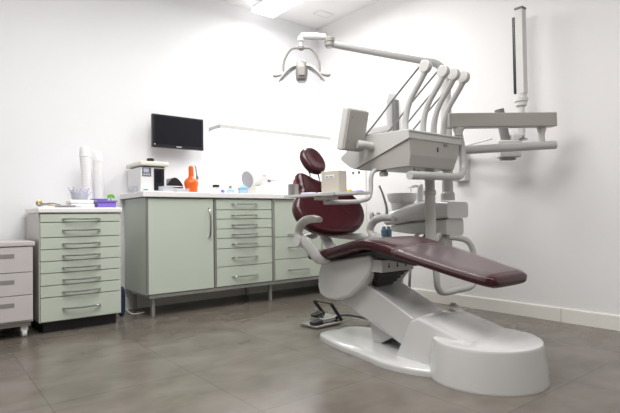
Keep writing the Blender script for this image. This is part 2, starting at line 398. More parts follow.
clear_tub(1.24, 1.268, 3.66, 3.78, .05, 'narrow clear tub on the worktop left of the white steriliser')
clear_tub(1.395, 1.49, 3.49, 3.57, .042, 'clear tub in front of the steriliser opening')
tt = clear_tub(1.53, 1.63, 3.54, 3.62, .030, 'clear tub of lilac pieces between the steriliser and the orange bottle')
for i in range(7):
    obj('capsule', tube(B(), [(1.542+.011*i, 3.56, ZW+.012), (1.544+.011*i, 3.60, ZW+.014+.005*(i%3))], .006, 8, False), 'lilac', tt)
t = thing('curing_oven', 'low white box with a black domed lid between the steriliser and the orange bottle', 'device', (1.59, 3.76, ZW))
obj('base', box(B(), 1.515, 1.655, 3.70, 3.85, ZW, ZW+.042, .005, 3), 'wplast', t)
bm = B(); prism(bm, [(1.515+.14*i/12, ZW+.0425+.085*math.sin(PI*(.08+.92*i/12)*.92)) for i in range(13)]+[(1.655, ZW+.0425), (1.515, ZW+.0425)], 3.705, 3.845, 'y', .002); obj('lid', bm, 'black', t)
obj('lid_band', box(B(), 1.51, 1.66, 3.700, 3.7045, ZW+.052, ZW+.060, .001), 'wplast', t)
t = thing('squeeze_bottle', 'bright orange round shouldered bottle with a long neck on the worktop', 'bottle', (1.70, 3.655, ZW))
obj('body', lathe(B(), (1.70, 3.655, ZW), [(.043, 0), (.048, .004), (.048, .04), (.056, .075), (.057, .092), (.046, .112), (.028, .125), (.022, .135)], 28), 'orange', t)
obj('neck', lathe(B(), (1.70, 3.655, ZW), [(.022, .1355), (.021, .15), (.021, .205), (.017, .217), (.008, .222), (0, .2225)], 24), 'orange', t)
t = thing('handpiece_stand', 'thin dark curved dental handpiece standing just right of the orange bottle', 'tool', (1.79, 3.74, ZW))
obj('stand', lathe(B(), (1.80, 3.74, ZW), [(.022, 0), (.022, .01), (.01, .02), (.008, .06), (0, .061)], 20), 'wplast', t)
obj('handle', tube(B(), [(1.80, 3.74, ZW+.062), (1.797, 3.74, ZW+.12)], [.008, .011], 12, False), 'wplast', t)
obj('grip', tube(B(), [(1.797, 3.74, ZW+.121), (1.791, 3.74, ZW+.15)], .011, 12, False), 'hose', t)
obj('tip', tube(B(), [(1.79, 3.74, ZW+.151), (1.785, 3.74, ZW+.19), (1.775, 3.73, ZW+.225), (1.762, 3.72, ZW+.232)], [.006, .005, .004], 8), 'ink', t)
def bottle(x, y, r, h, m, capm, label, capr=.5, name='bottle', caph=.018):
    t = thing(name, label, 'bottle', (x, y, ZW))
    obj('body', lathe(B(), (x, y, ZW), [(r*.93, 0), (r, .003), (r, h*.68), (r*.8, h*.82), (r*capr*.85, h*.88), (r*capr*.85, h)], 22), m, t)
    obj('cap', lathe(B(), (x, y, ZW), [(r*capr, h+.0003), (r*capr, h+caph-.002), (r*capr*.85, h+caph), (0, h+caph)], 18), capm, t); return t
bottle(1.865, 3.63, .020, .065, 'clear', 'wplast', 'clear bottle with white cap, leftmost of the small bottles')
bottle(1.923, 3.66, .024, .055, 'clear', 'black', 'short jar with a wide black cap on the worktop', 1.25, 'jar', .022)
bottle(1.963, 3.62, .016, .035, 'purple', 'paper', 'tiny purple bottle right of the black capped jar', .8, caph=.008)
bottle(2.005, 3.66, .016, .055, 'wplast', 'wplast', 'small white bottle between the purple one and the pale blue one', .6)
bottle(2.06, 3.66, .030, .055, 'lblue', 'brown', 'pale blue bottle with a brown cap', .42)
bottle(2.115, 3.64, .016, .045, 'clear', 'wplast', 'small clear vial left of the blue lidded tub', .6)
t = thing('wipes_tub', 'round light blue tub with a deeper blue domed lid, beside the grey faced cylinder', 'tub', (2.17, 3.64, ZW))
obj('body', lathe(B(), (2.17, 3.64, ZW), [(.038, 0), (.040, .003), (.042, .045)], 26), 'lblue', t)
obj('lid', lathe(B(), (2.17, 3.64, ZW), [(.045, .0455), (.045, .054), (.036, .064), (.018, .074), (.012, .084), (0, .085)], 26), 'blue', t)
t = thing('mixing_machine', 'white cylinder machine with a round grey grille lying tilted on a cream base', 'machine', (2.38, 3.72, ZW))
obj('base', box(B(), 2.29, 2.47, 3.62, 3.82, ZW, ZW+.075, .014, 3), 'bone', t)
Mx = Matrix.Rotation(math.radians(-102), 4, 'Y') @ Matrix.Identity(4)
Rz = Matrix.Rotation(math.radians(8), 4, 'Z')
mt = Rz @ Mx
c0 = Vector((2.365, 3.73, ZW+.158))
obj('drum', lathe(B(), c0, [(.052, -.115), (.066, -.10), (.075, -.03), (.083, .07), (.088, .10), (.084, .106), (0, .107)], 36, mt), 'wplast', t)
g = obj('grille', lathe(B(), c0, [(.072, .1075), (.072, .111), (.066, .1125), (0, .1125)], 36, mt), 'grille', t, label='round grey grille')
obj('switch', lathe(B(), (2.45, 3.655, ZW+.125), [(.015, 0), (.015, .012), (0, .0125)], 20, Matrix.Rotation(PI/2, 4, 'X')), 'ink', t)
obj('handle', tube(B(), [(2.43, 3.655, ZW+.125), (2.46, 3.615, ZW+.13), (2.51, 3.62, ZW+.128)], .004, 8), 'ink', t)
obj('nameplate', box(B(), 2.375, 2.40, 3.632, 3.640, ZW+.165, ZW+.172), 'ink', t)

# ------------------------------------------------------------------ wall television, wall lamp, ceiling fittings
t = thing('television', 'small black flat television mounted on the white wall above the steriliser', 'television', (1.67, 3.83, 1.29))
obj('casing', box(B(), 1.447, 1.892, 3.815, 3.85, 1.292, 1.560, .005, 3), 'black', t)
obj('screen', box(B(), 1.467, 1.872, 3.812, 3.8146, 1.318, 1.546, .001), 'screen', t)
bm = B()
for i in range(7): box(bm, 1.648+i*.0065, 1.6525+i*.0065, 3.8136, 3.8148, 1.302, 1.309)
obj('maker_mark', bm, 'paper', t, label='tiny pale lettering')
obj('power_light', box(B(), 1.462, 1.470, 3.8136, 3.8148, 1.312, 1.320), 'paper', t)
obj('wall_bracket', box(B(), 1.62, 1.72, 3.8505, 3.9495, 1.38, 1.48, .003), 'black', t)
t = thing('wall_lamp', 'long slim white wall lamp glowing above the worktop', 'lamp', (2.6, 3.9, 1.5))
obj('housing', box(B(), 2.01, 3.27, 3.74, 3.9495, 1.490, 1.523, .003), 'unit', t)
obj('diffuser', box(B(), 2.025, 3.26, 3.755, 3.94, 1.483, 1.4895, .002), 'glow2', t)
t = thing('ceiling_light', 'bright rounded light panel hung just under the ceiling', 'lamp', (2.45, 3.4, 2.7))
obj('diffuser', box(B(), 2.35, 2.59, 2.45, 3.76, 2.585, 2.62, .012, 4), 'glow', t)
obj('housing', box(B(), 2.36, 2.58, 2.46, 3.75, 2.6205, 2.645, .004), 'wplast', t)
for yy in (2.7, 3.5): obj('hanger', tube(B(), [(2.47, yy, 2.6455), (2.47, yy, 2.6999)], .006, 8, False), 'steel', t)
t = thing('ceiling_vent', 'flat white rectangular ceiling vent near the corner', 'vent', (3.08, 3.6, 2.7))
bm = B()
for a in ((2.99, 3.17, 3.55, 3.56), (2.99, 3.17, 3.65, 3.66), (2.99, 3.0, 3.5605, 3.6495), (3.16, 3.17, 3.5605, 3.6495)): box(bm, *a, 2.694, 2.6995, .001)
obj('frame', bm, 'wplast', t)
obj('panel', box(B(), 3.001, 3.159, 3.561, 3.649, 2.696, 2.6993), 'ceil', t)

# ------------------------------------------------------------------ dental chair
CX = 1.97
ch = thing('dental_chair', 'maroon dental chair with white base and long foot rest', 'dental chair', (CX, 1.7, 0))
def mirror(pts): return pts+[(2*CX-x, y) for x, y in reversed(pts)]
half = [(1.865, 2.245), (1.815, 2.20), (1.775, 2.08), (1.745, 1.96), (1.735, 1.85), (1.715, 1.73), (1.695, 1.62), (1.695, 1.52), (1.72, 1.42), (1.76, 1.34)]
hp = [(p.x, p.y) for p in smooth_path([(x, y, 0) for x, y in half], 4)]
bm = B(); secs = []
full = mirror(hp)
cy_ = sum(p[1] for p in full)/len(full)
for z_, off in ((0, .0), (.018, .0), (.026, .004), (.031, .012), (.034, .03), (.038, .08)):
    s = []
    for x, y in full:
        dd = Vector((x-CX, y-cy_)); L = dd.length; dd *= (1-off/L); s.append((CX+dd.x, cy_+dd.y, z_))
    secs.append(s)
loft(bm, secs); obj('base_plate', bm, 'white', ch)
# base cover: round drum in front, hump behind
bm = B()
drum = [(.249, .0), (.251, .010), (.232, .157), (.228, .167), (.220, .171), (.2, .173), (.1, .175), (0, .176)]
lathe(bm, (CX-.023, 1.21, 0), drum, 72)
def hs(u, v):
    k = v*.12; return (1.79+k, 2.15-k)
secs = []
for i in range(13):
    y = 1.60-(.52)*i/12
    if y > 1.50: h = .06+(.246-.06)*((1.60-y)/.10)
    else: h = .246-.086*min(1,(1.50-y)/.36)
    hw = .178+.012*min(1, i/6)
    e = .016
    prof = [(-hw, .032), (-hw+.012, h-e), (-hw+.018, h-e*.35), (-hw+.034, h), (-hw+.09, h+.004), (0, h+.006), (hw-.09, h+.004), (hw-.034, h), (hw-.018, h-e*.35), (hw-.012, h-e), (hw, .032)]
    secs.append([(CX+a, y, z) for a, z in prof])
loft(bm, secs); obj('base_cover', bm, 'white', ch, sharp=40)
b_ = obj('cover_knob', lathe(B(), (2.115, 1.495, .249), [(.024, 0), (.024, .006), (.014, .010), (.014, .016), (0, .017)], 20), 'tubeg', ch)
# lift arm
bm = B(); prism(bm, [(2.09, .245), (2.06, .33), (1.90, .365), (1.84, .345), (1.50, .205), (1.52, .09), (1.62, .075)], 1.85, 2.11, 'x', .012, 3); obj('lift_arm', bm, 'white', ch)
bm = B(); prism(bm, [(1.77, .145), (1.80, .175), (1.66, .11), (1.62, .085)], 1.846, 1.8495, 'x'); obj('arm_groove', bm, 'tubeg', ch)
bm = B(); prism(bm, [(1.86, .034), (1.80, .036), (1.69, .10), (1.70, .20), (1.90, .25)], 1.90, 2.06, 'x', .01, 2); obj('arm_strut', bm, 'white', ch)
bm = B(); prism(bm, [(2.165, .452), (1.775, .512), (1.758, .47), (1.785, .405), (1.85, .338), (1.94, .275), (2.04, .245), (2.12, .243), (2.18, .262), (2.20, .31), (2.19, .39)], 1.80, 2.14, 'x', .016, 3); obj('seat_shell', bm, 'white', ch)
bm = B(); prism(bm, [(2.12, .455), (1.80, .507), (1.50, .470), (1.50, .498), (1.78, .532), (2.12, .478)], 1.83, 2.11, 'x', .004, 2); obj('seat_frame', bm, 'black', ch)
# hinge box under the seat and its bellows
hb = obj('hinge_box', box(B(), 1.83, 2.06, 1.70, 1.755, .424, .487, .004), 'unit', ch)
hb2 = obj('hinge_box', box(B(), 1.815, 1.8295, 1.70, 1.80, .424, .487, .003), 'unit', ch)
for i, xx in enumerate((1.865, 1.93, 1.995)):
    bm = B(); lathe(bm, (xx, 1.6995, .452), [(.006, 0), (.006, .002), (0, .002)], 12, Matrix.Rotation(PI/2, 4, 'X')); box(bm, xx-.002, xx+.002, 1.6975, 1.6995, .456, .471)
    obj('warning_mark', bm, 'rubber', hb)
bm = B()
secs = []
for i in range(13):
    t_ = i/12; s = 1-.62*t_; o = .008 if i % 2 else 0
    y0 = 1.74+.10*t_; hw = .11*s+o; hd = .03+.05*s
    z_ = .422-.11*t_
    secs.append([(CX-.02-hw, y0-o, z_), (CX-.02+hw, y0-o, z_), (CX-.02+hw, y0+hd, z_), (CX-.02-hw, y0+hd, z_)])
loft(bm, secs); obj('bellows', bm, 'rubber', ch, label='black folded rubber bellows')
# seat and leg rest cushions, swept along a side profile
def swept(path, widths, thick, name, m, parent, lift=0, e=4.5, ends=True, wadd=0., n=36):
    bm = B(); P = smooth_path([(0, y, z) for y, z in path], 5); k = len(P)
    W = [v for v in lerp_list(widths, k)]; secs = []
    for i, p in enumerate(P):
        T = (P[min(i+1, k-1)]-P[max(i-1, 0)]).normalized(); N = Vector((0, -T.z, T.y)); 
        if N.z < 0: N = -N
        secs.append((p, N, W[i]+wadd, T))
    out = []
    def ring(p, N, w, th): return [(CX+a, (p+N*b).y, (p+N*b).z) for a, b in sup(n, w, th/2, e)]
    if ends:
        p, N, w, T = secs[0]
        for q in (.0, .35, .7, .92): a = math.sqrt(1-(1-q)**2); out.append(ring(p-T*thick*.45*(1-q), N, w-.03*(1-a), thick*max(a, .06)))
    for p, N, w, T in secs: out.append(ring(p, N, w, thick))
    if ends:
        p, N, w, T = secs[-1]
        for q in (.92, .7, .35, .0): a = math.sqrt(1-(1-q)**2); out.append(ring(p+T*thick*.45*(1-q), N, w-.03*(1-a), thick*max(a, .06)))
    loft(bm, out); return obj(name, bm, m, parent, sharp=60)
swept([(2.195, .490), (2.06, .506), (1.93, .535), (1.83, .560), (1.74, .566), (1.64, .548), (1.595, .538)], [.232, .243, .245, .238, .228, .216, .212], .064, 'seat_cushion', 'maroon', ch)
leg = swept([(1.565, .530), (1.45, .505), (1.32, .475), (1.22, .452), (1.15, .437), (1.115, .429)], [.212, .205, .19, .175, .163, .140], .056, 'leg_rest_cushion', 'maroon', ch)
# clear protective sleeve over the leg rest (thin shell)
bm = B(); P = smooth_path([(0, 1.585, .5365), (0, 1.45, .507), (0, 1.32, .477), (0, 1.22, .454), (0, 1.15, .439), (0, 1.126, .433)], 5); out = []
Wd = lerp_list([.217, .210, .195, .180, .168, .152], len(P))
for i, p in enumerate(P):
    T = (P[min(i+1, len(P)-1)]-P[max(i-1, 0)]).normalized(); N = Vector((0, -T.z, T.y)); N = N if N.z > 0 else -N
    pts = [q for q in sup(48, Wd[i], .0325, 4.5)]
    wob = .0006*math.sin(i*1.7)
    out.append([(CX+a, (p+N*(b+wob)).y, (p+N*(b+wob)).z) for a, b in pts[:25]])
rg = [[bm.verts.new(q) for q in s] for s in out]
for a, b in zip(rg, rg[1:]):
    for j in range(24): bm.faces.new((a[j], a[j+1], b[j+1], b[j]))
obj('plastic_sleeve', bm, 'film', ch, sharp=60, label='clear crinkled plastic sleeve')
# backrest
til = math.radians(24)
def plane(c, t): # local u->+X, v-> up the back, w-> towards -Y (front)
    U = Vector((1, 0, 0)); V = Vector((0, math.sin(t), math.cos(t))); W = U.cross(V)
    m4 = Matrix(((U.x, V.x, W.x, c[0]), (U.y, V.y, W.y, c[1]), (U.z, V.z, W.z, c[2]), (0, 0, 0, 1))); return m4
ol = [(0, -.188), (.09, -.182), (.185, -.150), (.248, -.088), (.264, -.015), (.238, .05), (.195, .10), (.180, .15), (.176, .185), (.168, .218), (.150, .234), (.120, .222), (.06, .194), (0, .184)]
ol = ol+[(-x, y) for x, y in reversed(ol[1:-1])]
ol = [(p.x, p.y) for p in smooth_path([(x, y, 0) for x, y in ol+[ol[0]]], 3)[:-1]]
bc = (CX, 2.30, .765)
bm = B(); cushion(bm, [(u*1.05+(.014 if v < .12 else .004), v) for u, v in ol], .075, .032, plane(bc, til), dish=.018); obj('backrest', bm, 'maroon', ch, sharp=60)
mp_ = plane((CX, 2.30, .765), til)
def bp(u, v, w): return tuple(mp_ @ Vector((u, v, w)))
bm = B(); cushion(bm, [(x*.8, y*.8) for x, y in ol], .02, .008, plane((CX, 2.30+.052, .765-.023), til)); obj('backrest_shell', bm, 'white', ch, sharp=60)
bm = B(); tube(bm, [(CX, 2.20, .46), (CX-.0, 2.26, .52), (CX, 2.335, .60), (CX, 2.39, .70)], [.035, .036, .034, .03], 14, flat=.7); obj('backrest_support', bm, 'white', ch)
bm = B(); cushion(bm, [(x*1., y*1.) for x, y in sup(36, .088, .100, 2.2)], .062, .028, plane((CX+.005, 2.44, 1.072), math.radians(30)) @ Matrix.Rotation(.25, 4, 'Z'), dish=.016); hd = obj('headrest', bm, 'maroon', ch, sharp=60)
for sx in (-.035, .035):
    obj('headrest_stem', tube(B(), [(CX+sx, 2.40, .93), (CX+sx, 2.445, 1.04)], .006, 10, False), 'chrome', ch)
# armrests
for s, nm in ((-1, 'l'), (1, 'r')):
    ax = CX+s*.29
    bm = B(); tube(bm, [(ax, 2.02, .695), (ax, 2.07, .700), (ax, 2.13, .695), (ax, 2.185, .672), (ax, 2.215, .625), (ax, 2.20, .585)], [.020, .029, .032, .030, .027, .025], 14, flat=.75, up=(0, 0, 1)); a = obj('armrest', bm, 'unit', ch, sharp=60)
    bm = B(); lathe(bm, (ax-s*-.03, 2.195, .578), [(.030, 0), (.032, .004), (.032, .05), (.026, .058), (0, .059)], 26, Matrix.Rotation(-s*PI/2, 4, 'Y')); obj('pivot', bm, 'white', a)
    bm = B(); tube(bm, [(ax, 2.19, .577), (ax+s*-.005, 2.14, .56), (ax+s*-.015, 2.10, .515), (ax+s*-.035, 2.075, .475), (ax+s*-.10, 2.085, .458)], [.032, .038, .037, .032, .028], 14, flat=.5, up=(1, 0, 0)); obj('armrest_bracket', bm, 'white', ch, sharp=60)

for s in (-1, 1):
    obj('armrest_link', tube(B(), [(CX+s*.06, 2.345, .60), (CX+s*.18, 2.30, .585), (CX+s*.27, 2.215, .578)], [.020, .022, .024], 12), 'white', ch)

# foot control
t = thing('foot_control', 'steel foot control with black pedals and a black handle bar on the floor', 'foot control', (2.1, 2.5, 0))
fm = Matrix.Translation((2.08, 2.49, 0)) @ Matrix.Rotation(math.radians(4), 4, 'Z')
bm = B(); box(bm, -.135, .10, -.085, .075, .004, .022, .006, 2, fm); obj('base', bm, 'steel', t)
bm = B(); box(bm, -.05, .10, -.055, .07, .0225, .052, .008, 2, fm); obj('housing', bm, 'steel', t)
def pedal(x, y, z):
    bm = B(); m_ = fm @ Matrix.Translation((x, y, z)) @ Matrix.Rotation(math.radians(-8), 4, 'Y')
    cushion(bm, sup(24, .043, .032, 3), .018, .005, m_)
    for i in range(-2, 3): box(bm, i*.013-.002, i*.013+.002, -.02, .02, .006, .010, 0, 2, m_)
    obj('pedal', bm, 'rubber', t)
pedal(-.088, -.03, .034); pedal(-.022, .03, .066)
bm = B(); tube(bm, [tuple(fm @ Vector(p)) for p in ((.105, -.075, .02), (.045, -.035, .135))], .012, 10, False)
tube(bm, [tuple(fm @ Vector(p)) for p in ((.07, .06, .052), (.01, .09, .145))], .012, 10, False)
tube(bm, [tuple(fm @ Vector(p)) for p in ((.045, -.035, .135), (.01, .09, .145))], .005, 10, False); obj('handle_bar', bm, 'rubber', t)
bm = B(); tube(bm, [tuple(fm @ Vector((.106, .01, .03))), (2.26, 2.46, .045), (2.33, 2.35, .03), (2.35, 2.20, .012), (2.28, 2.02, .012)], .011, 10); obj('hose', bm, 'hose', t)

# ------------------------------------------------------------------ cuspidor unit beside the chair
t = thing('cuspidor_unit', 'white spittoon unit with bowl and curved support tube behind the chair', 'spittoon', (2.68, 2.05, 0))
def hull_sections(secs, r=0):
    bm = B(); loft(bm, secs); return bm
# upper wing
secs = []
for y, zt, zb, xa, xb in ((1.85, .794, .690, 2.575, 2.80), (1.94, .802, .684, 2.565, 2.80), (2.05, .806, .676, 2.56, 2.79), (2.18, .788, .664, 2.565, 2.78), (2.30, .760, .648, 2.58, 2.77), (2.40, .722, .640, 2.60, 2.74), (2.44, .695, .655, 2.63, 2.71)):
    cx_ = (xa+xb)/2; cz = (zt+zb)/2
    secs.append([(cx_+a, y, cz+b) for a, b in sup(32, (xb-xa)/2, (zt-zb)/2, 7 if y < 2.1 else 4)])
obj('upper_body', hull_sections(secs), 'white', t)
secs = []
for y, zt, zb, xa, xb in ((1.87, .689, .580, 2.59, 2.775), (2.0, .678, .580, 2.59, 2.775), (2.2, .660, .585, 2.60, 2.76), (2.36, .642, .60, 2.62, 2.74)):
    cx_ = (xa+xb)/2; cz = (zt+zb)/2
    secs.append([(cx_+a, y, cz+b) for a, b in sup(32, (xb-xa)/2, (zt-zb)/2, 8)])
obj('lower_body', hull_sections(secs), 'unit', t)
obj('bowl', lathe(B(), (2.665, 2.29, .745), [(.07, 0), (.076, .015), (.082, .055), (.088, .060), (.098, .075), (.106, .105), (.106, .122), (.101, .124), (.095, .11), (.07, .07), (.02, .05), (0, .05)], 40), 'wplast', t)
f_ = obj('cup_filler', lathe(B(), (2.665, 2.13, .77), [(.027, 0), (.025, .01), (.022, .02), (.022, .125), (.018, .135), (0, .136)], 24), 'wplast', t)
obj('spout', tube(B(), [(2.665, 2.12, .908), (2.665, 2.17, .918), (2.665, 2.20, .908)], [.018, .014, .010], 12), 'wplast', f_)
obj('water_spout', tube(B(), [(2.70, 2.24, .80), (2.70, 2.24, .90), (2.69, 2.26, .905)], .003, 8), 'chrome', t)
bm = B(); tube(bm, [(2.62, 1.87, .57), (2.68, 1.80, .555), (2.715, 1.77, .50), (2.722, 1.765, .40), (2.720, 1.765, .30), (2.68, 1.767, .262), (2.56, 1.77, .255), (2.42, 1.775, .252), (2.372, 1.78, .285), (2.365, 1.785, .36), (2.375, 1.80, .46), (2.47, 1.88, .53), (2.62, 1.93, .60)], .019, 14, k=5); obj('support_tube', bm, 'unit', t)
obj('column', box(B(), 2.615, 2.70, 1.90, 2.02, .43, .583, .012, 3), 'unit', t)
# suction side: valves, thin wand
obj('hose_holder', tube(B(), [(2.36, 2.265, .705), (2.46, 2.27, .69), (2.62, 2.30, .69)], .014, 12), 'unit', t)
for (hx_, hy_, lean) in ((2.335, 2.27, -.02), (2.375, 2.25, .03)):
    k_ = obj('valve', lathe(B(), (hx_, hy_, .685), [(.014, 0), (.018, .01), (.018, .035), (.012, .05), (0, .051)], 16), 'wplast', t)
obj('suction_wand', tube(B(), [(2.4451, 2.24, .715), (2.445, 2.24, .77), (2.425, 2.25, .85), (2.40, 2.26, .915)], [.012, .009, .007, .007], 10), 'tubeg', t)
obj('suction_hose', tube(B(), [(2.62, 2.1, .60), (2.46, 2.1, .50), (2.33, 2.03, .38), (2.28, 1.98, .16), (2.27, 1.93, .012)], .012, 10), 'tubeg', t)
obj('suction_hose', tube(B(), [(2.64, 2.05, .60), (2.48, 2.05, .48), (2.36, 1.98, .33), (2.32, 1.95, .14), (2.31, 1.90, .012)], .009, 10), 'hose', t)
obj('junction_box', box(B(), 2.20, 2.245, 1.93, 2.0, 0.001, .45, .006), 'unit', t)
for i_, xx in enumerate((2.33, 2.375)):
    solo('water_bottle', lathe(B(), (xx+.065, 2.22, .5625), [(.018, 0), (.02, .004), (.02, .055), (.012, .066), (.012, .078), (0, .078)], 20), 'dblue', ('left' if i_ == 0 else 'right')+' of the two small pale blue bottles under the spittoon wing', 'bottle', 'small bottles by the spittoon')
obj('bottle_shelf', box(B(), 2.36, 2.61, 2.18, 2.26, .550, .562, .003), 'unit', t)

# ------------------------------------------------------------------ delivery unit: pole, folded arm, instrument head
dl = thing('delivery_unit', 'beige white dentist instrument head with four hose arms on a folded arm', 'dental unit', (2.47, 1.90, 0))
obj('pole', lathe(B(), (2.47, 1.90, 0), [(.033, .50), (.033, .835), (.038, .84), (.038, .862), (.031, .868), (.031, 1.16), (.024, 1.17), (0, 1.171)], 28), 'unit', dl)
obj('pole_foot', tube(B(), [(2.47, 1.90, .52), (2.60, 1.93, .50)], .02, 12, False), 'unit', dl)
A0 = Vector((2.47, 1.90, 1.103)); A1 = Vector((3.085, 1.410, 1.137))
obj('lower_arm', tube(B(), [A0, A1], .027, 20, False), 'tubeg', dl)
obj('arm_post', lathe(B(), (3.02, 1.462, 1.13), [(.021, 0), (.019, .04), (.019, .075), (.028, .105), (.028, .12)], 20), 'unit', dl)
Bm = Matrix.Translation((2.525, 1.742, 1.277)) @ Matrix.Rotation(math.atan2(1.405-1.742, 3.09-2.525), 4, 'Z') @ Matrix.Rotation(-.022, 4, 'Y')
bm = B(); box(bm, -.045, .645, -.035, .035, -.043, .043, .006, 3, Bm); obj('upper_arm', bm, 'unitd', dl)
bm = B(); box(bm, -.058, -.0455, -.034, .034, -.041, .041, .005, 3, Bm); obj('arm_end_cap', bm, 'unit', dl)
obj('arm_joint', lathe(B(), (2.540, 1.733, 1.19), [(.024, 0), (.026, .02), (.036, .036), (.036, .045)], 20), 'unit', dl)
bm = B(); tube(bm, [(2.545, 1.735, 1.205), (2.562, 1.730, 1.13), (2.562, 1.722, 1.05), (2.545, 1.712, .975), (2.49, 1.700, .940), (2.42, 1.695, .932), (2.20, 1.685, .928), (2.01, 1.675, .922)], .0225, 16); obj('support_tube', bm, 'tubeg', dl)
# head
def shx(u, v):
    k = max(0, (1.14-v))*.3; return (2.058+k*.2, 2.522-k)
bm = B(); prism(bm, [(1.725, .976), (1.712, 1.04), (1.712, 1.14), (1.90, 1.145), (2.14, 1.0), (2.10, .988), (1.95, .975)], 0, 1, 'x', .006, 2, shx); obj('head_body', bm, 'unitd', dl)
def shx2(u, v):
    k = max(0, u-2.05)*.35; return (2.048+k*.35, 2.532-k)
up_ = [(1.706, 1.128), (1.706, 1.172), (1.712, 1.179), (2.00, 1.183), (2.05, 1.176), (2.19, 1.128), (2.285, 1.086), (2.278, 1.064), (2.19, 1.012), (2.14, .996)]
bm = B(); prism(bm, up_, 0, 1, 'x', .006, 2, shx2); obj('head_shell', bm, 'unit', dl)
obj('head_rim', box(B(), 2.046, 2.534, 1.702, 1.7055, 1.163, 1.170, .001), 'unitd', dl)
obj('switch_slot', box(B(), 2.30, 2.304, 1.706, 1.7115, 1.07, 1.095), 'dark', dl)
obj('badge', box(B(), 2.36, 2.39, 1.7065, 1.7115, 1.107, 1.122, .001), 'hose', dl, label='small dark badge')
# whips with rollers and hoses
for x in (2.12, 2.277, 2.375, 2.47):
    w = obj('whip_arm', tube(B(), [(x, 1.792, 1.18), (x, 1.785, 1.26), (x, 1.75, 1.35), (x, 1.675, 1.445), (x, 1.628, 1.514)], [.0205, .0185, .017, .017, .020], 14, flat=.85), 'tubeg', dl)
    obj('roller', lathe(B(), (x-.017, 1.642, 1.510), [(.030, 0), (.034, .003), (.034, .031), (.030, .034)], 26, Matrix.Rotation(PI/2, 4, 'Y')), 'unit', w)
    yy = 2.14; 
    obj('hose', tube(B(), [(x, 1.674, 1.527), (x-.005, 1.86, 1.385), (x-.02, 2.02, 1.245), (x-.03, yy, 1.155)], .0055, 8), 'hose', w)
for i, x in enumerate((2.10, 2.26, 2.35, 2.43)):
    obj('instrument', tube(B(), [(x, 2.10, 1.168), (x-.005, 2.16, 1.148), (x-.01, 2.24, 1.118)], [.010, .011, .006], 10), 'wplast', dl)
for x, y in ((2.12, 2.07), (2.20, 2.05)):
    obj('holder_plate', lathe(B(), (x, y, 1.185), [(.028, 0), (.034, .008), (.034, .014), (.026, .016), (0, .012)], 22), 'hose', dl)
# display
Mm = Matrix.Translation((1.958, 2.045, 1.212)) @ Matrix.Rotation(math.radians(15), 4, 'X')
s_ = obj('display', box(B(), -.080, .080, -.022, .030, -.122, .122, .010, 3, Mm), 'unit', dl)
obj('display_back', box(B(), -.072, .076, -.034, -.0225, -.113, .113, .004, 2, Mm), 'unitd', s_)
for zz in (-.07, .07):
    for xx in (-.05, .06): obj('screw', lathe(B(), Mm @ Vector((xx, -.0345, zz)), [(.0035, 0), (.0035, .0015), (0, .0015)], 10, Matrix.Rotation(PI/2, 4, 'X')), 'hose', s_)
obj('screen', box(B(), -.068, .068, .0305, .032, -.10, .10, 0, 2, Mm), 'screen', s_)
obj('display_stem', tube(B(), [(1.95, 2.00, 1.122), (1.985, 1.985, 1.120), (2.055, 1.985, 1.115)], .024, 14), 'unit', dl)
# tray bracket
bm = B(); tube(bm, [(2.13, 1.98, .99), (2.06, 1.98, .972), (2.040, 1.985, .93), (2.038, 1.985, .87), (2.015, 1.98, .818), (1.95, 1.965, .800), (1.85, 1.95, .790), (1.64, 1.93, .786)], .013, 12); obj('tray_bracket', bm, 'tubeg', dl)
obj('underside_knob', lathe(B(), (2.11, 1.95, .942), [(.022, 0), (.026, .006), (.026, .022), (.015, .03), (.012, .04), (0, .04)], 20, Matrix.Rotation(0, 4, 'X')), 'unit', dl)
for x, y in ((2.075, 2.12), (2.075, 2.17), (2.2, 1.80), (2.30, 1.85)):
    obj('rubber_nub', lathe(B(), (x, y, .968), [(.004, 0), (.006, .004), (.006, .016), (0, .0165)], 10), 'hose', dl)

# tray and its contents
tr = thing('instrument_tray', 'narrow white instrument tray held in front of the maroon chair back', 'tray', (1.7, 1.95, .82))
P_R = Vector((1.612, 1.665)); P_L = Vector((1.548, 2.16)); ux = (P_L-P_R).normalized(); n_ = Vector((-ux.y, ux.x)); n_ = n_ if n_.x > 0 else -n_
Tm = Matrix(((ux.x, n_.x, 0, P_R.x), (ux.y, n_.y, 0, P_R.y), (0, 0, 1, .8175), (0, 0, 0, 1)))
bm = B(); box(bm, 0, .495, 0, .115, 0, .004, .0015, 2, Tm); obj('tray_floor', bm, 'unit', tr)
bm = B()
for a in ((0, .495, -.004, .0), (0, .495, .115, .119), (-.004, 0, -.004, .119), (.495, .499, -.004, .119)): box(bm, a[0], a[1], a[2], a[3], 0, .013, .001, 2, Tm)
obj('rim', bm, 'white', tr)
bm = B(); box(bm, .13, .20, -.02, -.0045, -.004, .014, .003, 2, Tm); obj('clamp', bm, 'tubeg', tr)
bm = B(); box(bm, .20, .30, .02, .10, -.020, -.001, .003, 2, Tm); obj('clamp_plate', bm, 'unit', tr)
TZ = .8220
def tp(a, b): v = Tm @ Vector((a, b, 0)); return (v.x, v.y)
x, y = tp(.462, .030)
t = thing('steel_cup', 'small steel cup with a red tipped tool at the tray left end', 'cup', (x, y, TZ))
obj('cup', lathe(B(), (x, y, TZ), [(.028, 0), (.0295, .002), (.0295, .068), (.0275, .068), (.0275, .004), (0, .003)], 28), 'steel', t)
tl = thing('red_tool', 'red tipped tool standing in the steel cup', 'tool', (x+.004, y, TZ+.004))
obj('shaft', tube(B(), [(x+.004, y, TZ+.0045), (x+.006, y, TZ+.065)], .003, 8, False), 'steel', tl)
obj('tip', tube(B(), [(x+.006, y, TZ+.0655), (x+.007, y, TZ+.094)], [.006, .0035], 10, False), 'red', tl)
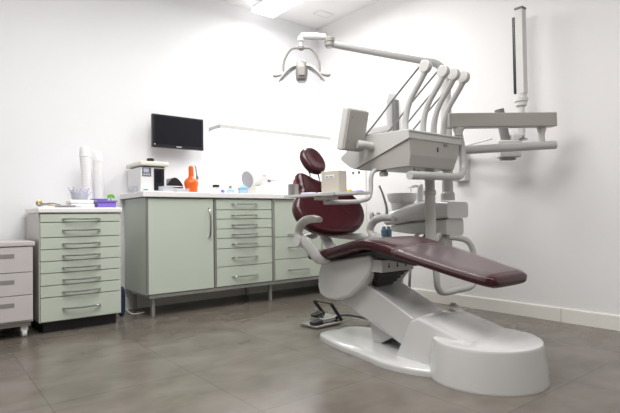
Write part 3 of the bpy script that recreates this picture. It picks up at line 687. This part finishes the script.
Bx = Tm @ Matrix.Translation((.135, .030, TZ-.8175)) @ Matrix.Rotation(math.radians(-2), 4, 'Z')
t = thing('tissue_box', 'beige card box standing on the instrument tray', 'box', (Tm @ Vector((.2, .08, .0045)))[:])
bm = B(); box(bm, 0, .115, 0, .065, 0, .120, .002, 2, Bx); obj('carton', bm, 'card', t)
bm = B(); box(bm, .03, .088, -.0012, -.0003, .082, .100, 0, 2, Bx); lb = obj('label_panel', bm, 'paper', t)
bm = B()
for i in range(8):
    if i != 4: box(bm, .036+i*.006, .040+i*.006, -.0018, -.0013, .086, .092+.003*(i % 2), 0, 2, Bx)
obj('lettering', bm, 'ink', lb)
def cloth(a, b, w, h, z, m, label, cat='wrap', name='lilac_wrap'):
    bm = B(); mm = Tm @ Matrix.Translation((a, b, TZ-.8175+h/2+.0003)); cushion(bm, [(p*(1+.15*math.sin(5*i)), q) for i, (p, q) in enumerate(sup(20, w, .03, 2.4))], h, h*.4, mm)
    return solo(name, bm, m, label, cat)
cloth(.36, .045, .045, .018, 0, 'lilac', 'crumpled lilac wrapper between the steel cup and the beige box')
cloth(.30, .085, .022, .016, 0, 'paper', 'crumpled white tissue behind the beige box', 'tissue', 'tissue')
cloth(.045, .06, .03, .014, 0, 'purple', 'crumpled purple wrapper at the right end of the tray')
bm = B(); mm = Tm @ Matrix.Translation((.10, .07, TZ-.8175+.0125)); cushion(bm, sup(16, .016, .013), .024, .008, mm); solo('yellow_cap', bm, 'yellow', 'small yellow cap on the tray right of the beige box', 'cap')

# ------------------------------------------------------------------ operating light
lt = thing('operating_light', 'grey white operating light on a long ceiling height arm from a pole', 'lamp', (2.68, 1.92, 0))
obj('pole', lathe(B(), (2.68, 1.92, .8055), [(.045, 0), (.045, .04), (.042, .05), (.036, .055), (.036, .50), (.034, .78), (.0, .781)], 28), 'unit', lt)
J = Vector((1.995, 2.28, 1.790))
obj('long_arm', tube(B(), [(2.68, 1.92, 1.56), (2.68, 1.92, 1.62), (2.66, 1.93, 1.668), (2.61, 1.956, 1.703), (2.52, 2.003, 1.714), (2.25, 2.146, 1.752), J], [.026, .026, .026, .024, .022, .021, .020], 16), 'tubeg', lt)
obj('elbow', lathe(B(), J-Vector((0,0,.022)), [(.022, 0), (.030, .01), (.030, .03), (.034, .034), (.034, .055), (.028, .062), (0, .063)], 26), 'lampm', lt)
K = Vector((1.85, 2.385, 1.838))
obj('short_arm', tube(B(), [(1.975, 2.292, 1.832), (1.91, 2.34, 1.836), K], [.019, .024, .019], 16, flat=1.), 'wplast', lt)
obj('swivel', lathe(B(), (K.x, K.y, 1.768), [(.012, 0), (.012, .03), (.020, .04), (.020, .06), (.0, .085)], 20), 'wplast', lt)
H = Vector((1.845, 2.375, 1.752))
u_ = Vector((.78, -.62, 0))
obj('yoke_hub', lathe(B(), (H.x, H.y, 1.745), [(.010, 0), (.022, .008), (.022, .022), (.012, .027), (0, .0275)], 22), 'lampm', lt)
def lp(a, b, dep=0.): # a sideways, b up, dep towards the camera
    v = H+u_*a+Vector((0, 0, b))+Vector((-.62, -.78, 0))*dep; return tuple(v)
for s in (-1, 1):
    y_ = obj('yoke', tube(B(), [lp(s*.02, .008), lp(s*.055, .005), lp(s*.085, -.025), lp(s*.108, -.075), lp(s*.112, -.125), lp(s*.105, -.155)], .0075, 10), 'lampm', lt)
    tube_b = B(); tube(tube_b, [lp(s*.105, -.155), lp(s*.135, -.160), lp(s*.165, -.165), lp(s*.178, -.158)], [.006, .008, .010, .006], 10); obj('handle', tube_b, 'lampm', y_)
bm = B(); secs = []
for z_, w, d_ in ((-.068, .014, .012), (-.075, .026, .024), (-.095, .034, .04), (-.125, .038, .048), (-.16, .038, .048), (-.19, .034, .044), (-.204, .022, .03)):
    c_ = Vector(lp(0, z_)); secs.append([tuple(c_+u_*a+Vector((-.62, -.78, 0))*b) for a, b in sup(24, w, d_, 3.2)])
obj('lamp_head', hull_sections(secs), 'lampm', lt)
for s in (-1, 1):
    bm = B(); tube(bm, [lp(s*.025, -.105), lp(s*.06, -.115), lp(s*.10, -.15), lp(s*.142, -.20)], [.024, .036, .036, .014], 14, flat=.36, up=(0, 0, 1)); r_ = obj('reflector_wing', bm, 'wplast', lt)
    bm = B(); tube(bm, [lp(s*.045, -.124), lp(s*.09, -.158), lp(s*.125, -.194)], [.020, .026, .014], 12, flat=.15, up=(0, 0, 1)); obj('glass', bm, 'glass', r_)
bm = B(); box(bm, -.02, .02, -.002, .002, -.03, .02, .001, 2, Matrix.Translation(Vector(lp(0, -.145, .051))) @ Matrix.Rotation(math.radians(-38.6), 4, 'Z')); obj('front_panel', bm, 'unitd', lt)

# ------------------------------------------------------------------ x-ray unit on the right wall
xr = thing('xray_unit', 'white folded wall x-ray unit with grey cone on the right wall', 'x-ray unit', (3.25, 2.0, 1.1))
obj('wall_mount', box(B(), 3.225, 3.2895, 2.15, 2.27, .97, 1.20, .006), 'xw', xr)
obj('swing_arm', tube(B(), [(3.20, 2.24, 1.19), (3.16, 1.98, 1.185), (3.14, 1.80, 1.18)], [.014, .02, .03], 14), 'xw', xr)
obj('cable', tube(B(), [(3.19, 2.22, 1.21), (3.12, 2.02, 1.22), (3.10, 1.85, 1.235)], .005, 8), 'tubeg', xr)
obj('upright_arm', box(B(), 3.13, 3.185, 1.625, 1.68, 1.515, 2.085, .006, 3), 'xw', xr)
obj('end_cap', box(B(), 3.128, 3.187, 1.623, 1.682, 2.0855, 2.10, .004), 'hose', xr)
obj('rear_link', box(B(), 3.128, 3.160, 1.6805, 1.698, 1.52, 2.04, .004), 'black', xr)
obj('elbow', lathe(B(), (3.155, 1.66, 1.43), [(.028, 0), (.036, .008), (.036, .03), (.044, .034), (.044, .06), (.036, .066), (.036, .0845)], 24), 'xw', xr)
obj('drop_rod', lathe(B(), (3.155, 1.66, 1.235), [(.022, 0), (.022, .194)], 20), 'xw', xr)
obj('joint', lathe(B(), (3.155, 1.66, 1.205), [(.034, 0), (.036, .008), (.026, .014), (.018, .018), (.018, .0295)], 22), 'chrome', xr)
hm = Matrix.Translation((3.10, 1.74, 1.165)) @ Matrix.Rotation(math.radians(-40), 4, 'Z')
h_ = B(); box(h_, -.075, .085, -.05, .05, -.03, .042, .014, 3, hm); hh = obj('tube_head', h_, 'xw', xr)
h_ = B(); box(h_, .02, .095, -.045, .045, .03, .085, .012, 3, hm); obj('head_yoke', h_, 'xw', xr)
h_ = B(); box(h_, -.06, .085, -.04, .04, -.075, -.0305, .012, 3, hm); obj('head_bottom', h_, 'xw', xr)
h_ = B(); box(h_, -.04, .05, -.03, .03, -.090, -.0755, .005, 3, hm); obj('control_pad', h_, 'hose', xr)
obj('cone', tube(B(), [tuple(hm @ Vector((-.005, 0, .043))), tuple(hm @ Vector((-.045, 0, .255)))], [.030, .031], 24, False), 'hose', xr, label='dark grey beam cone')

# ------------------------------------------------------------------ dispenser on the right wall
t = thing('towel_dispenser', 'large white paper towel dispenser on the right wall above the instrument head', 'dispenser', (3.22, 3.03, 1.45))
prof = [(3.2895, 1.46), (3.20, 1.46), (3.175, 1.50), (3.16, 1.60), (3.17, 1.72), (3.20, 1.79), (3.2895, 1.80)]
bm = B(); prism(bm, [(a, b) for a, b in prof], 2.88, 3.22, 'y', .008, 3); obj('cover', bm, 'wplast', t)
bm = B(); prism(bm, [(3.2895, 1.44), (3.24, 1.44), (3.24, 1.73), (3.2895, 1.73)], 2.845, 2.8795, 'y', .004, 2); obj('side_strip', bm, 'hose', t, label='dark grey side strip')
obj('lock', lathe(B(), (3.168, 3.05, 1.70), [(.010, 0), (.010, .004), (0, .005)], 14, Matrix.Rotation(-PI/2, 4, 'Y')), 'tubeg', t)

# ------------------------------------------------------------------ lights
def area(name, loc, rot, sx, sy, power, col=(1, 1, 1)):
    l = bpy.data.lights.new(name, 'AREA'); l.shape = 'RECTANGLE'; l.size = sx; l.size_y = sy; l.energy = power; l.color = col
    o = bpy.data.objects.new(name, l); COL.objects.link(o); o.location = loc; o.rotation_euler = rot; return o
area('ceiling_panel_light', (2.47, 3.0, 2.575), (0, 0, 0), .22, 1.0, 9.5, (1, .99, .97))
area('ceiling_panel_front', (.8, 1.8, 2.68), (0, 0, 0), 1.7, 1.7, 43, (1, .985, .97))
area('camera_side_fill', (.9, -.2, 2.68), (0, 0, 0), 1.2, 1.2, 20, (1, .985, .97))  # fill light added on the camera side, no fixture modelled there
area('wall_lamp_light', (2.63, 3.85, 1.475), (0, 0, 0), 1.2, .12, 1.6)
w = bpy.data.worlds.new('World'); bpy.context.scene.world = w; w.use_nodes = True
w.node_tree.nodes['Background'].inputs[0].default_value = (.9, .92, 1, 1); w.node_tree.nodes['Background'].inputs[1].default_value = .3

# ------------------------------------------------------------------ camera
cd = bpy.data.cameras.new('camera'); cd.lens = 488/620*36; cd.sensor_width = 36; cd.clip_start = .02
cam = bpy.data.objects.new('camera', cd); COL.objects.link(cam)
yaw, pit, rol = math.radians(38.6), math.radians(1.25), math.radians(.86)
F = Vector((math.sin(yaw)*math.cos(pit), math.cos(yaw)*math.cos(pit), math.sin(pit)))
R0 = Vector((math.cos(yaw), -math.sin(yaw), 0)); U0 = R0.cross(F)
R_ = R0*math.cos(rol)-U0*math.sin(rol); U_ = R0*math.sin(rol)+U0*math.cos(rol)
cam.matrix_world = Matrix(((R_.x, U_.x, -F.x, 0), (R_.y, U_.y, -F.y, 0), (R_.z, U_.z, -F.z, .71), (0, 0, 0, 1)))
sc = bpy.context.scene; sc.camera = cam
vs = sc.view_settings; vs.view_transform = 'Standard'; vs.look = 'None'; vs.gamma = 1; vs.use_curve_mapping = False; vs.exposure = .78
